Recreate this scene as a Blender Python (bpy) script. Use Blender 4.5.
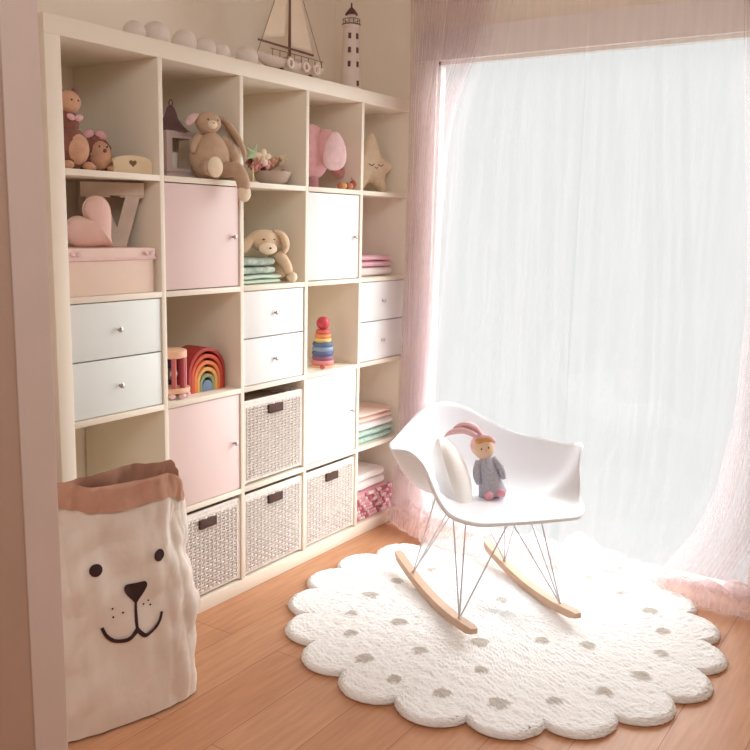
import bpy, bmesh, math, random
import numpy as np
from mathutils import Vector, Matrix, Euler
for o in list(bpy.data.objects): bpy.data.objects.remove(o)
sc = bpy.context.scene
PI = math.pi
rnd = random.Random(7)
nrs = np.random.RandomState(5)

# ------------------------------------------------------------ camera
cam = bpy.data.cameras.new('camera'); co = bpy.data.objects.new('camera', cam); sc.collection.objects.link(co); sc.camera = co
r_, u_, f_ = (Vector(v) for v in ((.8300, .5570, .0217), (-.1133, .1300, .9850), (-.5459, .8200, -.1707)))
f_.normalize(); r_ = (r_ - f_ * r_.dot(f_)).normalized(); u_ = r_.cross(f_)
mw = Matrix((( r_.x, u_.x, -f_.x, 2.041), (r_.y, u_.y, -f_.y, -1.488), (r_.z, u_.z, -f_.z, 1.331), (0, 0, 0, 1)))
co.matrix_world = mw
cam.sensor_width = 36; cam.lens = 873.638 / 750 * 36; cam.clip_start = .02

# ------------------------------------------------------------ light
sc.view_settings.view_transform = 'Standard'; sc.view_settings.look = 'None'
sc.view_settings.exposure = 0.0; sc.view_settings.gamma = 1.0; sc.view_settings.use_curve_mapping = False
sc.cycles.transparent_max_bounces = 48
sc.cycles.max_bounces = 12; sc.cycles.diffuse_bounces = 8
w = bpy.data.worlds.new('overcast_sky'); sc.world = w; w.use_nodes = True
nt = w.node_tree; nt.nodes.clear()
tc = nt.nodes.new('ShaderNodeTexCoord'); sp = nt.nodes.new('ShaderNodeSeparateXYZ'); rp = nt.nodes.new('ShaderNodeMapRange')
rp.inputs['From Min'].default_value = .26; rp.inputs['From Max'].default_value = .46
rp.inputs['To Min'].default_value = .86; rp.inputs['To Max'].default_value = 8.6; rp.clamp = True
bg = nt.nodes.new('ShaderNodeBackground'); wo = nt.nodes.new('ShaderNodeOutputWorld')
bg.inputs[0].default_value = (.95, .98, .965, 1)
# hazy sun glow to the right of the window
dp = nt.nodes.new('ShaderNodeVectorMath'); dp.operation = 'DOT_PRODUCT'; dp.inputs[1].default_value = (.597, .697, .398)
gl = nt.nodes.new('ShaderNodeMapRange'); gl.inputs['From Min'].default_value = .64; gl.inputs['From Max'].default_value = .92
gl.inputs['To Min'].default_value = 0; gl.inputs['To Max'].default_value = 4.4; ad = nt.nodes.new('ShaderNodeMath'); ad.operation = 'ADD'
nt.links.new(tc.outputs['Generated'], sp.inputs[0]); nt.links.new(sp.outputs['Z'], rp.inputs['Value'])
nt.links.new(tc.outputs['Generated'], dp.inputs[0]); nt.links.new(dp.outputs['Value'], gl.inputs['Value'])
zr = nt.nodes.new('ShaderNodeMapRange'); zr.inputs['From Min'].default_value = .50; zr.inputs['From Max'].default_value = .80
zr.inputs['To Min'].default_value = 1.0; zr.inputs['To Max'].default_value = .22; zm_ = nt.nodes.new('ShaderNodeMath'); zm_.operation = 'MULTIPLY'
nt.links.new(sp.outputs['Z'], zr.inputs['Value']); nt.links.new(zr.outputs[0], zm_.inputs[0]); nt.links.new(rp.outputs[0], zm_.inputs[1])
nt.links.new(zm_.outputs[0], ad.inputs[0]); nt.links.new(gl.outputs[0], ad.inputs[1])
nt.links.new(ad.outputs[0], bg.inputs['Strength']); nt.links.new(bg.outputs[0], wo.inputs[0])

def area(name, loc, target, sx, sy, power, color, portal=False):
    l = bpy.data.lights.new(name, 'AREA'); l.shape = 'RECTANGLE'; l.size = sx; l.size_y = sy; l.energy = power; l.color = color
    o = bpy.data.objects.new(name, l); sc.collection.objects.link(o); o.location = loc
    o.rotation_euler = (Vector(target) - Vector(loc)).to_track_quat('-Z', 'Y').to_euler()
    if portal: l.cycles.is_portal = True
    return o
area('window_portal', (.81, 1.87, 1.0), (.81, 0, 1.0), 1.37, 2.0, 1, (1, 1, 1), portal=True)
area('room_fill', (1.9, -.9, 2.42), (1.0, .2, .9), .9, .9, 21, (.88, .97, 1.0))  # added fill light, no visible fixture; lifts the side away from the window

# ------------------------------------------------------------ materials
def lin(c):
    return tuple(((x / 255) / 12.92 if x / 255 <= .04045 else ((x / 255 + .055) / 1.055) ** 2.4) for x in c)
MATS = {}
def mat(name, c, rough=.6, vary=0, scale=20, bump=0, bscale=200, metal=0, spec=.4, c2=None, sheen=0, trans=0):
    if name in MATS: return MATS[name]
    m = bpy.data.materials.new(name); m.use_nodes = True; n = m.node_tree; b = n.nodes['Principled BSDF']
    c = lin(c); b.inputs['Base Color'].default_value = (*c, 1); b.inputs['Roughness'].default_value = rough
    b.inputs['Metallic'].default_value = metal; b.inputs['Specular IOR Level'].default_value = spec
    if sheen: b.inputs['Sheen Weight'].default_value = sheen
    t = n.nodes.new('ShaderNodeTexCoord')
    if vary or c2:
        ns = n.nodes.new('ShaderNodeTexNoise'); ns.inputs['Scale'].default_value = scale; ns.inputs['Detail'].default_value = 4
        n.links.new(t.outputs['Object'], ns.inputs['Vector'])
        rr = n.nodes.new('ShaderNodeValToRGB'); rr.color_ramp.elements[0].position = .35; rr.color_ramp.elements[1].position = .65
        d = lin(c2) if c2 else tuple(x * (1 - vary) for x in c)
        rr.color_ramp.elements[0].color = (*d, 1); rr.color_ramp.elements[1].color = (*c, 1)
        n.links.new(ns.outputs['Fac'], rr.inputs[0]); n.links.new(rr.outputs[0], b.inputs['Base Color'])
    if bump:
        nb = n.nodes.new('ShaderNodeTexNoise'); nb.inputs['Scale'].default_value = bscale; nb.inputs['Detail'].default_value = 3
        n.links.new(t.outputs['Object'], nb.inputs['Vector'])
        bp = n.nodes.new('ShaderNodeBump'); bp.inputs['Strength'].default_value = bump; bp.inputs['Distance'].default_value = .004
        n.links.new(nb.outputs['Fac'], bp.inputs['Height']); n.links.new(bp.outputs[0], b.inputs['Normal'])
    MATS[name] = m; return m

def sheer(name, c, opacity, transl=.5):
    m = bpy.data.materials.new(name); m.use_nodes = True; n = m.node_tree; n.nodes.clear()
    out = n.nodes.new('ShaderNodeOutputMaterial'); tr = n.nodes.new('ShaderNodeBsdfTransparent')
    df = n.nodes.new('ShaderNodeBsdfDiffuse'); tl = n.nodes.new('ShaderNodeBsdfTranslucent')
    m1 = n.nodes.new('ShaderNodeMixShader'); m2 = n.nodes.new('ShaderNodeMixShader')
    df.inputs[0].default_value = (*lin(c), 1); tl.inputs[0].default_value = (*lin(c), 1)
    m1.inputs[0].default_value = transl; n.links.new(df.outputs[0], m1.inputs[1]); n.links.new(tl.outputs[0], m1.inputs[2])
    t = n.nodes.new('ShaderNodeTexCoord'); ns = n.nodes.new('ShaderNodeTexNoise'); ns.inputs['Scale'].default_value = 60
    mp = n.nodes.new('ShaderNodeMapping'); mp.inputs['Scale'].default_value = (1, 1, .06)
    n.links.new(t.outputs['Object'], mp.inputs[0]); n.links.new(mp.outputs[0], ns.inputs['Vector'])
    mr = n.nodes.new('ShaderNodeMapRange'); mr.inputs['To Min'].default_value = opacity * .6; mr.inputs['To Max'].default_value = opacity * 1.4
    mr.inputs['From Min'].default_value = .3; mr.inputs['From Max'].default_value = .7
    ga = n.nodes.new('ShaderNodeAttribute'); ga.attribute_name = 'weave_density'; mm = n.nodes.new('ShaderNodeMath'); mm.operation = 'MULTIPLY'
    n.links.new(ns.outputs['Fac'], mr.inputs['Value']); n.links.new(mr.outputs[0], mm.inputs[0]); n.links.new(ga.outputs['Fac'], mm.inputs[1]); n.links.new(mm.outputs[0], m2.inputs[0])
    n.links.new(tr.outputs[0], m2.inputs[1]); n.links.new(m1.outputs[0], m2.inputs[2]); n.links.new(m2.outputs[0], out.inputs[0])
    return m

def floor_mat():
    m = bpy.data.materials.new('oak_planks'); m.use_nodes = True; n = m.node_tree; b = n.nodes['Principled BSDF']
    t = n.nodes.new('ShaderNodeTexCoord'); mp = n.nodes.new('ShaderNodeMapping')
    mp.inputs['Rotation'].default_value = (0, 0, PI / 2); n.links.new(t.outputs['Object'], mp.inputs[0])
    br = n.nodes.new('ShaderNodeTexBrick'); n.links.new(mp.outputs[0], br.inputs['Vector'])
    br.inputs['Scale'].default_value = 1; br.inputs['Brick Width'].default_value = 1.3; br.inputs['Row Height'].default_value = .19
    br.inputs['Mortar Size'].default_value = .0014; br.inputs['Mortar Smooth'].default_value = .3; br.inputs['Bias'].default_value = 0
    br.inputs['Color1'].default_value = (*lin((206, 153, 116)), 1); br.inputs['Color2'].default_value = (*lin((196, 140, 102)), 1)
    br.inputs['Mortar'].default_value = (*lin((158, 98, 66)), 1); br.offset = .37
    ns = n.nodes.new('ShaderNodeTexNoise'); ns.inputs['Scale'].default_value = 9; ns.inputs['Detail'].default_value = 6
    mp2 = n.nodes.new('ShaderNodeMapping'); mp2.inputs['Scale'].default_value = (7, .6, 1)
    n.links.new(t.outputs['Object'], mp2.inputs[0]); n.links.new(mp2.outputs[0], ns.inputs['Vector'])
    mx = n.nodes.new('ShaderNodeMix'); mx.data_type = 'RGBA'; mx.blend_type = 'MULTIPLY'
    rr = n.nodes.new('ShaderNodeValToRGB'); rr.color_ramp.elements[0].position = .3; rr.color_ramp.elements[1].position = .7
    rr.color_ramp.elements[0].color = (.80, .76, .74, 1); rr.color_ramp.elements[1].color = (1.05, 1.05, 1.05, 1)
    n.links.new(ns.outputs['Fac'], rr.inputs[0]); mx.inputs[0].default_value = .8
    n.links.new(br.outputs['Color'], mx.inputs[6]); n.links.new(rr.outputs[0], mx.inputs[7]); n.links.new(mx.outputs[2], b.inputs['Base Color'])
    b.inputs['Roughness'].default_value = .42; b.inputs['Specular IOR Level'].default_value = .35
    bp = n.nodes.new('ShaderNodeBump'); bp.inputs['Strength'].default_value = .25; bp.inputs['Distance'].default_value = .002; bp.invert = True
    n.links.new(br.outputs['Fac'], bp.inputs['Height']); n.links.new(bp.outputs[0], b.inputs['Normal'])
    return m

# ------------------------------------------------------------ mesh helpers: a shape is (verts, faces)
def T(shape, loc=(0, 0, 0), rot=(0, 0, 0), s=(1, 1, 1)):
    V, F = shape; R = np.array(Euler(rot).to_matrix())
    return (np.asarray(V, float) * np.array(s)) @ R.T + np.array(loc), F
def join(*sh):
    V = []; F = []; k = 0
    for v, f in sh:
        V.append(np.asarray(v, float)); F += [tuple(i + k for i in q) for q in f]; k += len(v)
    return np.concatenate(V), F
def from_bm(bm):
    bm.verts.ensure_lookup_table(); bm.verts.index_update()
    V = [v.co[:] for v in bm.verts]; F = [tuple(v.index for v in f.verts) for f in bm.faces]; bm.free(); return np.array(V), F
def box(x0, x1, y0, y1, z0, z1, bev=.0):
    bm = bmesh.new(); bmesh.ops.create_cube(bm, size=1)
    for v in bm.verts: v.co = Vector(((x0 + x1) / 2 + v.co.x * (x1 - x0), (y0 + y1) / 2 + v.co.y * (y1 - y0), (z0 + z1) / 2 + v.co.z * (z1 - z0)))
    if bev: bmesh.ops.bevel(bm, geom=bm.edges[:], offset=bev, segments=2, affect='EDGES', profile=.5)
    return from_bm(bm)
def grid(f, nu, nv, cu=False, cv=False):
    V = []; F = []
    for i in range(nu):
        for j in range(nv):
            V.append(f(i / (nu if cu else nu - 1), j / (nv if cv else nv - 1)))
    for i in range(nu if cu else nu - 1):
        for j in range(nv if cv else nv - 1):
            a, b = i, (i + 1) % nu; c, d = j, (j + 1) % nv
            F.append((a * nv + c, b * nv + c, b * nv + d, a * nv + d))
    return np.array(V, float), F
def ell(c, r, rot=(0, 0, 0), n=20, wob=0, seed=0):
    if not hasattr(r, '__len__'): r = (r, r, r)
    m = n // 2 + 1; V = [(0, 0, 1)]; F = []
    for j in range(1, m - 1):
        for i in range(n):
            a = 2 * PI * i / n; b = PI * j / (m - 1); V.append((math.sin(b) * math.cos(a), math.sin(b) * math.sin(a), math.cos(b)))
    V.append((0, 0, -1))
    for i in range(n): F.append((0, 1 + i, 1 + (i + 1) % n))
    for j in range(m - 3):
        for i in range(n):
            a = 1 + j * n + i; b = 1 + j * n + (i + 1) % n; F.append((a, a + n, b + n, b))
    l = len(V) - 1
    for i in range(n): F.append((l, l - n + (i + 1) % n, l - n + i))
    V = np.array(V)
    if wob:
        rs = np.random.RandomState(seed); k = rs.randn(4, 3) * 2.5; ph = rs.rand(4) * 6
        V = V * (1 + wob * np.sin(V @ k.T + ph).sum(1, keepdims=True) / 2)
    return T((V, F), c, rot, r)
def spline(P, n, closed=False):
    P = np.array(P, float); out = []; N = len(P); segs = N if closed else N - 1
    for t in np.linspace(0, segs, n, endpoint=not closed):
        i = min(int(t), segs - 1); u = t - i
        g = (lambda k: P[k % N]) if closed else (lambda k: P[min(max(k, 0), N - 1)])
        a, b, c, d = g(i - 1), g(i), g(i + 1), g(i + 2)
        out.append(.5 * (2 * b + (c - a) * u + (2 * a - 5 * b + 4 * c - d) * u * u + (3 * b - a - 3 * c + d) * u ** 3))
    return np.array(out)
def tube(P, r, n=10, closed=False, flat=1.0):
    P = np.array(P, float); N = len(P); rr = np.ones(N) * r if not hasattr(r, '__len__') else np.interp(np.linspace(0, 1, N), np.linspace(0, 1, len(r)), r)
    V = []; F = []; up = None
    for i in range(N):
        t = (P[(i + 1) % N] - P[i - 1]) if closed else P[min(i + 1, N - 1)] - P[max(i - 1, 0)]
        t = t / (np.linalg.norm(t) + 1e-12)
        if up is None: up = np.array([0, 0, 1.]) if abs(t[2]) < .9 else np.array([1., 0, 0])
        a = np.cross(t, up); a /= np.linalg.norm(a); b = np.cross(a, t); up = b
        for k in range(n):
            q = 2 * PI * k / n; V.append(P[i] + rr[i] * (a * math.cos(q) + b * math.sin(q) * flat))
    for i in range(N if closed else N - 1):
        for k in range(n):
            a, b = i * n + k, i * n + (k + 1) % n; c, d = ((i + 1) % N) * n + (k + 1) % n, ((i + 1) % N) * n + k
            F.append((a, b, c, d))
    if not closed: F.append(tuple(range(n))[::-1]); F.append(tuple((N - 1) * n + k for k in range(n)))
    return np.array(V), F
def lathe(prof, n=24, cap=True):
    V = []; F = []; m = len(prof)
    for r, z in prof:
        for k in range(n): V.append((r * math.cos(2 * PI * k / n), r * math.sin(2 * PI * k / n), z))
    for j in range(m - 1):
        for k in range(n): a, b = j * n + k, j * n + (k + 1) % n; F.append((a, b, b + n, a + n))
    if cap: F.append(tuple(range(n))[::-1]); F.append(tuple((m - 1) * n + k for k in range(n)))
    return np.array(V), F
def prism(poly, y0, y1, bev=0):     # outline in x,z extruded along y
    bm = bmesh.new(); vs = [bm.verts.new((x, y0, z)) for x, z in poly]; f = bm.faces.new(vs)
    e = bmesh.ops.extrude_face_region(bm, geom=[f]); bmesh.ops.translate(bm, vec=(0, y1 - y0, 0), verts=[v for v in e['geom'] if isinstance(v, bmesh.types.BMVert)])
    bmesh.ops.recalc_face_normals(bm, faces=bm.faces)
    if bev: bmesh.ops.bevel(bm, geom=[x for x in bm.edges if x.calc_face_angle(0) > .6], offset=bev, segments=2, affect='EDGES', profile=.5)
    return from_bm(bm)
def puff(poly, c, h, n=14, p=.5):    # stuffed shape: outline in x,z around centre c, swelling in y
    poly = np.array(poly, float); N = len(poly); V = []; F = []
    rings = [math.sin(PI / 2 * k / n) for k in range(1, n + 1)]
    for sgn in (-1, 1):
        b = len(V); V.append((c[0], sgn * h, c[1]))
        for t in rings:
            for q in poly:
                V.append((c[0] + (q[0] - c[0]) * t, sgn * h * max(1 - t * t, 0) ** p, c[1] + (q[1] - c[1]) * t))
        for k in range(N):
            f = (b, b + 1 + k, b + 1 + (k + 1) % N); F.append(f if sgn < 0 else f[::-1])
        for j in range(n - 1):
            for k in range(N):
                a0 = b + 1 + j * N + k; a1 = b + 1 + j * N + (k + 1) % N; f = (a0, a0 + N, a1 + N, a1); F.append(f if sgn < 0 else f[::-1])
    bm = bmesh.new(); vv = [bm.verts.new(v) for v in V]
    for f in F:
        try: bm.faces.new([vv[i] for i in f])
        except ValueError: pass
    bmesh.ops.remove_doubles(bm, verts=bm.verts, dist=1e-5); bmesh.ops.recalc_face_normals(bm, faces=bm.faces)
    return from_bm(bm)
def obj(name, shape, m, parent=None, smooth=True, angle=40):
    V, F = shape; me = bpy.data.meshes.new(name); me.from_pydata([tuple(map(float, v)) for v in V], [], [tuple(int(i) for i in f) for f in F])
    bm = bmesh.new(); bm.from_mesh(me); bmesh.ops.recalc_face_normals(bm, faces=bm.faces); bm.to_mesh(me); bm.free()
    me.materials.append(m)
    if smooth:
        me.polygons.foreach_set('use_smooth', [True] * len(me.polygons))
        if hasattr(me, 'set_sharp_from_angle'): me.set_sharp_from_angle(angle=math.radians(angle))
    o = bpy.data.objects.new(name, me); sc.collection.objects.link(o)
    if parent: o.parent = parent
    return o
def thing(name, label, cat, loc=(0, 0, 0), rotz=0, group=None, rot=None, s=1):
    o = bpy.data.objects.new(name, None); sc.collection.objects.link(o); o.empty_display_size = .05
    o.location = loc; o.rotation_euler = rot or (0, 0, rotz); o.scale = (s, s, s); o['label'] = label; o['category'] = cat
    if group: o['group'] = group
    return o
def tag(o, label, cat, group=None):
    o['label'] = label; o['category'] = cat
    if group: o['group'] = group
    return o
def struct(name, shape, m, parent=None, smooth=False):
    o = obj(name, shape, m, parent, smooth)
    if not parent: o['kind'] = 'structure'
    return o
def dup(root, loc, rotz, label):
    r = root.copy(); sc.collection.objects.link(r); r.location = loc; r.rotation_euler = (0, 0, rotz); r['label'] = label
    for ch in list(root.children):
        c = ch.copy(); sc.collection.objects.link(c); c.parent = r
        for g in list(ch.children):
            d = g.copy(); sc.collection.objects.link(d); d.parent = c
    return r

# ------------------------------------------------------------ the room
WALL = mat('beige_wall_paint', (252, 243, 230), .9, .04, 3, .15, 300)
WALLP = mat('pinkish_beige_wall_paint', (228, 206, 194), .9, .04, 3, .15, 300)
CEIL = mat('ceiling_paint', (236, 226, 214), .95, .02, 3)
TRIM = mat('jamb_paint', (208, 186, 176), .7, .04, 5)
CASE = mat('window_casing_paint', (244, 238, 236), .6, .03, 5)
struct('floor', box(-.42, 3.0, -2.6, 1.86, -.1, 0), floor_mat())
struct('ceiling', box(-.42, 3.0, -2.6, 1.86, 2.55, 2.65), CEIL)
struct('wall_left', box(-.52, -.40, -2.6, 1.86, 0, 2.55), WALL)
struct('wall_right', box(3.0, 3.1, -2.6, 1.86, 0, 2.55), WALL)
struct('wall_rear', box(-.42, 3.0, -2.7, -2.6, 0, 2.55), WALL)
WX0, WX1, WZ = .13, 1.53, 2.0
struct('wall_window', join(box(-.40, WX0, 1.80, 1.86, 0, 2.55), box(WX1, 3.0, 1.80, 1.86, 0, 2.55), box(WX0, WX1, 1.80, 1.86, WZ, 2.55)), WALL)
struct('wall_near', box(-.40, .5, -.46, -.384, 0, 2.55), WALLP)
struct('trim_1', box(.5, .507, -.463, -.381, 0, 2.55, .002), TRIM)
# window: casing on the room side, slim frame, one glass pane, handle
win = struct('window_1', join(box(WX0 - .012, WX0, 1.796, 1.80, 0, WZ), box(WX1, WX1 + .012, 1.796, 1.80, 0, WZ), box(WX0 - .1, WX1 + .15, 1.786, 1.80, WZ, WZ + .12)), CASE)
FR = mat('white_window_frame', (240, 238, 234), .4)
obj('window_frame', join(box(WX0, WX0 + .012, 1.81, 1.85, 0, WZ), box(WX1 - .02, WX1, 1.81, 1.85, 0, WZ), box(WX0, WX1, 1.81, 1.85, WZ - .015, WZ), box(WX0, WX1, 1.81, 1.85, 0, .03)), FR, win, False)
gm = bpy.data.materials.new('window_glass'); gm.use_nodes = True; n = gm.node_tree; n.nodes.clear()
a_ = n.nodes.new('ShaderNodeBsdfTransparent'); b_ = n.nodes.new('ShaderNodeBsdfGlossy'); c_ = n.nodes.new('ShaderNodeMixShader'); d_ = n.nodes.new('ShaderNodeOutputMaterial')
b_.inputs['Roughness'].default_value = .02; c_.inputs[0].default_value = .02
n.links.new(a_.outputs[0], c_.inputs[1]); n.links.new(b_.outputs[0], c_.inputs[2]); n.links.new(c_.outputs[0], d_.inputs[0])
obj('glass_pane', box(WX0 + .02, WX1 - .02, 1.828, 1.832, .03, WZ - .015), gm, win, False)
struct('baseboard_right', box(2.985, 3.0, -2.6, 1.8, 0, .08, .002), CASE)
struct('baseboard_window', box(WX1 + .02, 2.985, 1.785, 1.8, 0, .08, .002), CASE)

# ------------------------------------------------------------ the cube shelf unit (X depth, Y along the wall)
O, CW, D = .05, .336, .0175
YL = [O + k * (CW + D) for k in range(5)]                 # left edge of every column
ZS = [1.452, 1.101, .747, .384]                           # centre height of the four shelves
ZB = [ZS[0] + D / 2, ZS[1] + D / 2, ZS[2] + D / 2, ZS[3] + D / 2, .05]
ZT = [1.80, ZS[0] - D / 2, ZS[1] - D / 2, ZS[2] - D / 2, ZS[3] - D / 2]
CREAM = mat('cream_lacquer', (240, 230, 214), .45, .015, 6)
PINK = mat('pink_lacquer', (234, 209, 206), .45, .015, 6)
WHITE = mat('white_lacquer', (240, 239, 239), .4, .01, 6)
METAL = mat('brushed_nickel', (190, 180, 175), .3, metal=1)
YE = 1.80
sh = thing('cube_shelf_unit', 'tall cream cube shelf unit with five columns of open cells, pink and white doors', 'shelf')
obj('top_panel', box(-.39, 0, 0, YE, 1.80, 1.85, .0015), CREAM, sh)
obj('bottom_panel', box(-.39, 0, 0, YE, 0, .05, .0015), CREAM, sh)
obj('side_panel', box(-.39, 0, 0, O, .05, 1.80, .0015), CREAM, sh)
for k in range(1, 5): obj('divider', box(-.39, -.001, YL[k] - D, YL[k], .05, 1.80, .001), CREAM, sh)
for z in ZS:
    for k in range(5): obj('shelf_board', box(-.39, -.0005, YL[k], YL[k] + CW if k < 4 else YE, z - D / 2, z + D / 2, .0008), CREAM, sh)
def knob(parent, y, z):
    obj('knob', T(lathe([(.004, 0), (.004, .007), (.008, .010), (.008, .014), (.005, .016)], 16), (-.006, y, z), (0, PI / 2, 0)), METAL, parent)
def door(col, row, m, label):
    y0, y1, z0, z1 = YL[col] + .003, YL[col] + CW - .003, ZB[row] + .003, ZT[row] - .003
    d = obj('door', box(-.024, -.006, y0, y1, z0, z1, .0015), m, sh); d['label'] = label
    knob(d, y1 - .028, (z0 + z1) / 2)
door(1, 1, PINK, 'pale pink cabinet door in the second row'); door(3, 1, WHITE, 'white cabinet door in the second row')
door(1, 3, PINK, 'pale pink cabinet door in the fourth row'); door(3, 3, WHITE, 'white cabinet door in the fourth row')
GW = mat('off_white_drawer_lacquer', (234, 240, 238), .45, .01, 6)
for col, m in ((0, GW), (2, WHITE), (4, WHITE)):
    y0, y1, z0, z1 = YL[col] + .003, YL[col] + CW - .003, ZB[2] + .003, ZT[2] - .003; zm = (z0 + z1) / 2
    for a, b in ((zm + .002, z1), (z0, zm - .002)):
        d = obj('drawer', join(box(-.024, -.006, y0, y1, a, b, .0015), box(-.35, -.024, y0 + .012, y1 - .012, a + .01, b - .03)), m, sh)
        knob(d, (y0 + y1) / 2, (a + b) / 2)

# ------------------------------------------------------------ wicker baskets
WICK = mat('white_wicker', (240, 232, 226), .8, .12, 60, .2, 500)
DARK = mat('hole_shade', (92, 66, 60), .9, .2, 60)  # dark brown standing in for the shade inside the handle openings
INNER = mat('basket_inner_tone', (190, 168, 150), .95, .1, 40)
def weave(w, h, nx, nz):      # strands in the x,z plane, front towards -y
    S = []
    for i in range(nx + 1):
        x = -w / 2 + w * i / nx; S.append(tube([(x, -.001, 0), (x, -.001, h)], .0036, 5))
    for j in range(nz):
        z = h * (j + .5) / nz; ph = (j % 2) * PI; P = []
        for i in range(nx * 2 + 1):
            x = -w / 2 + w * i / (nx * 2); P.append((x, -.0060 * math.sin(PI * i / 2 + ph + PI / 2) if i % 2 == 0 else 0, z))
        S.append(tube(P, .0038, 5))
    return join(*S)
def make_basket(loc, label):
    t = thing('wicker_basket', label, 'basket', loc, PI / 2, 'white wicker baskets in the shelf unit')
    w, dp, h = .318, .34, .306
    front = T(weave(w - .02, h - .04, 15, 26), (0, -.004 + 0, .012))
    side = T(weave(dp - .02, h - .04, 10, 20), (w / 2 - .004, dp / 2, .012), (0, 0, PI / 2))
    side2 = T(weave(dp - .02, h - .04, 10, 20), (-w / 2 + .004, dp / 2, .012), (0, 0, PI / 2))
    obj('woven_body', join(front, side, side2), WICK, t)
    obj('inner_box', box(-w / 2 + .012, w / 2 - .012, .006, dp - .01, .004, h - .03), INNER, t, False)  # plain closed box behind the weave, darker than the wicker
    R = [tube([(-w / 2, 0, z), (w / 2, 0, z), (w / 2, dp, z), (-w / 2, dp, z)], .008, 8, True) for z in (h - .012, h - .024, .008)]
    R += [tube([(x, 0, 0), (x, 0, h - .01)], .007, 8) for x in (-w / 2, w / 2)]
    obj('rim', join(*R), WICK, t)
    hd = obj('handle_hole_shade', box(-.040, .040, -.0165, -.004, h - .066, h - .034, .003), DARK, t); hd['label'] = 'dark block painted as the shade in the handle opening'
    return t
bk0 = make_basket((-.012, YL[2] + CW / 2, ZB[3] + .009), 'white wicker basket in the fourth row, directly above another basket')
dup(bk0, (-.012, YL[1] + CW / 2, ZB[4] + .009), PI / 2, 'white wicker basket in the bottom row beside the paper bag')
dup(bk0, (-.012, YL[2] + CW / 2, ZB[4] + .009), PI / 2, 'white wicker basket in the middle of the bottom row, under another basket')
dup(bk0, (-.012, YL[3] + CW / 2, ZB[4] + .009), PI / 2, 'white wicker basket in the bottom row under the white door')

# ------------------------------------------------------------ curtains of pink tulle
def left_edge(z):  return float(np.interp(z, [0, .15, .58, .8, 1.2, 1.63, 1.83, 2.0, 2.35], [.34, .20, .165, .185, .20, .225, .265, .345, .42]))
def right_edge(z): return float(np.interp(z, [0, .10, .25, .41, .68, 1.1, 1.6, 2.0, 2.35], [1.18, 1.24, 1.335, 1.385, 1.425, 1.43, 1.385, 1.345, 1.32]))
def left_curtain(s, v):
    z = .02 + 2.33 * (1 - v); fl = max(0, 1 - z / .5) ** 2
    e = left_edge(z)
    if s < .72: q = s / .72; x = .035 + (e - .035) * q; A = .030
    else: q = (s - .72) / .28; x = e + (.79 - e) * q; A = .012 + .018 * (1 - q) ** 3
    ph = 2 * PI * (22 * min(s / .72, 1) + 5 * max(0, (s - .72) / .28))
    ph += 2.2 * math.sin(9 * s + .5) + 1.3 * math.sin(31 * s) + .5 * math.sin(2.2 * z + 17 * s)
    y = 1.745 + A * math.sin(ph + .6 * math.sin(3 * z)) + .006 * math.sin(ph * 2.3 + 5 * z) - .10 * fl
    x += .014 * math.cos(ph + 1) * (1 if s < .72 else .3)
    return (x, y, z)
def right_curtain(s, v):
    z = .02 + 2.33 * (1 - v); fl = max(0, 1 - z / .5) ** 2
    e = right_edge(z)
    if s < .3: q = s / .3; x = .80 + (e - .80) * q; A = .012 + .018 * q ** 3
    else: q = (s - .3) / .7; x = e + (1.85 - e) * q; A = .030
    ph = 2 * PI * (4 * min(s / .3, 1) + 34 * max(0, (s - .3) / .7))
    ph += 2.2 * math.sin(11 * s + .5) + 1.5 * math.sin(37 * s) + .5 * math.sin(2.2 * z + 23 * s)
    y = 1.745 + A * (.7 + .4 * math.sin(19 * s)) * math.sin(ph + .6 * math.sin(2.4 * z + 1)) + .006 * math.sin(ph * 2.3 + 4 * z) - .10 * fl * max(0, min(1, (x - 1.0) / .4))
    x += .014 * math.cos(ph + 1) * (1 if s > .3 else .3)
    return (x, y, z)
TUL = sheer('pink_tulle', (242, 231, 233), .20, .5)
TULP = sheer('pink_tulle_heap', (250, 238, 240), .68, .5)
def density(o, f):
    at = o.data.attributes.new('weave_density', 'FLOAT', 'POINT'); at.data.foreach_set('value', np.array([f(k) for k in range(len(o.data.vertices))], dtype=np.float32))
sm01 = lambda t: max(0., min(1., t))
def heap(front, h, yback, seed, n=240, m=34):
    P = spline(front, n); rs = np.random.RandomState(seed); ks = rs.rand(14, 3)
    def f(a, b):
        p = P[min(int(a * (n - 1) + .5), n - 1)]; yb = yback
        L = a * 1.6; s = 0
        for i, k in enumerate(ks):
            s += math.sin((8 + 55 * k[0]) * L + (3 + 14 * k[1]) * b + 6.28 * k[2]) / (1 + 1.6 * k[0])
        s /= 5.0
        hh = p[2] * (math.sin(PI * min(b * 1.15, 1)) ** .55 if b < .87 else 0) * (1 + .55 * s)
        if b > .5: hh = max(hh, p[2] * .55 * (1 + .3 * s))
        y = p[1] + (yb - p[1]) * b + .018 * s * math.cos(9 * b)
        return (p[0] + .012 * math.sin(40 * L + 8 * b) * (1 if 0 < a < 1 else 0), y, .006 + max(0, hh) * (1 if b > 0 else 0))
    return grid(f, n, m)
lc = thing('tulle_curtain', 'sheer pink tulle curtain bunched beside the shelf unit, on the left of the window', 'curtain', group='sheer tulle curtains at the window')
o = obj('hanging_panel', grid(left_curtain, 720, 44), TUL, lc); density(o, lambda k: .40 + .60 * sm01((.76 - (k // 44) / 719) / .06))
obj('pooled_hem', heap([(.012, 1.70, .05), (.09, 1.655, .09), (.2, 1.60, .11), (.30, 1.55, .11), (.42, 1.51, .09), (.56, 1.52, .075), (.68, 1.61, .08), (.80, 1.69, .07)], 0, 1.76, 3), TULP, lc); density(lc.children[-1], lambda k: 1)
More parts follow.
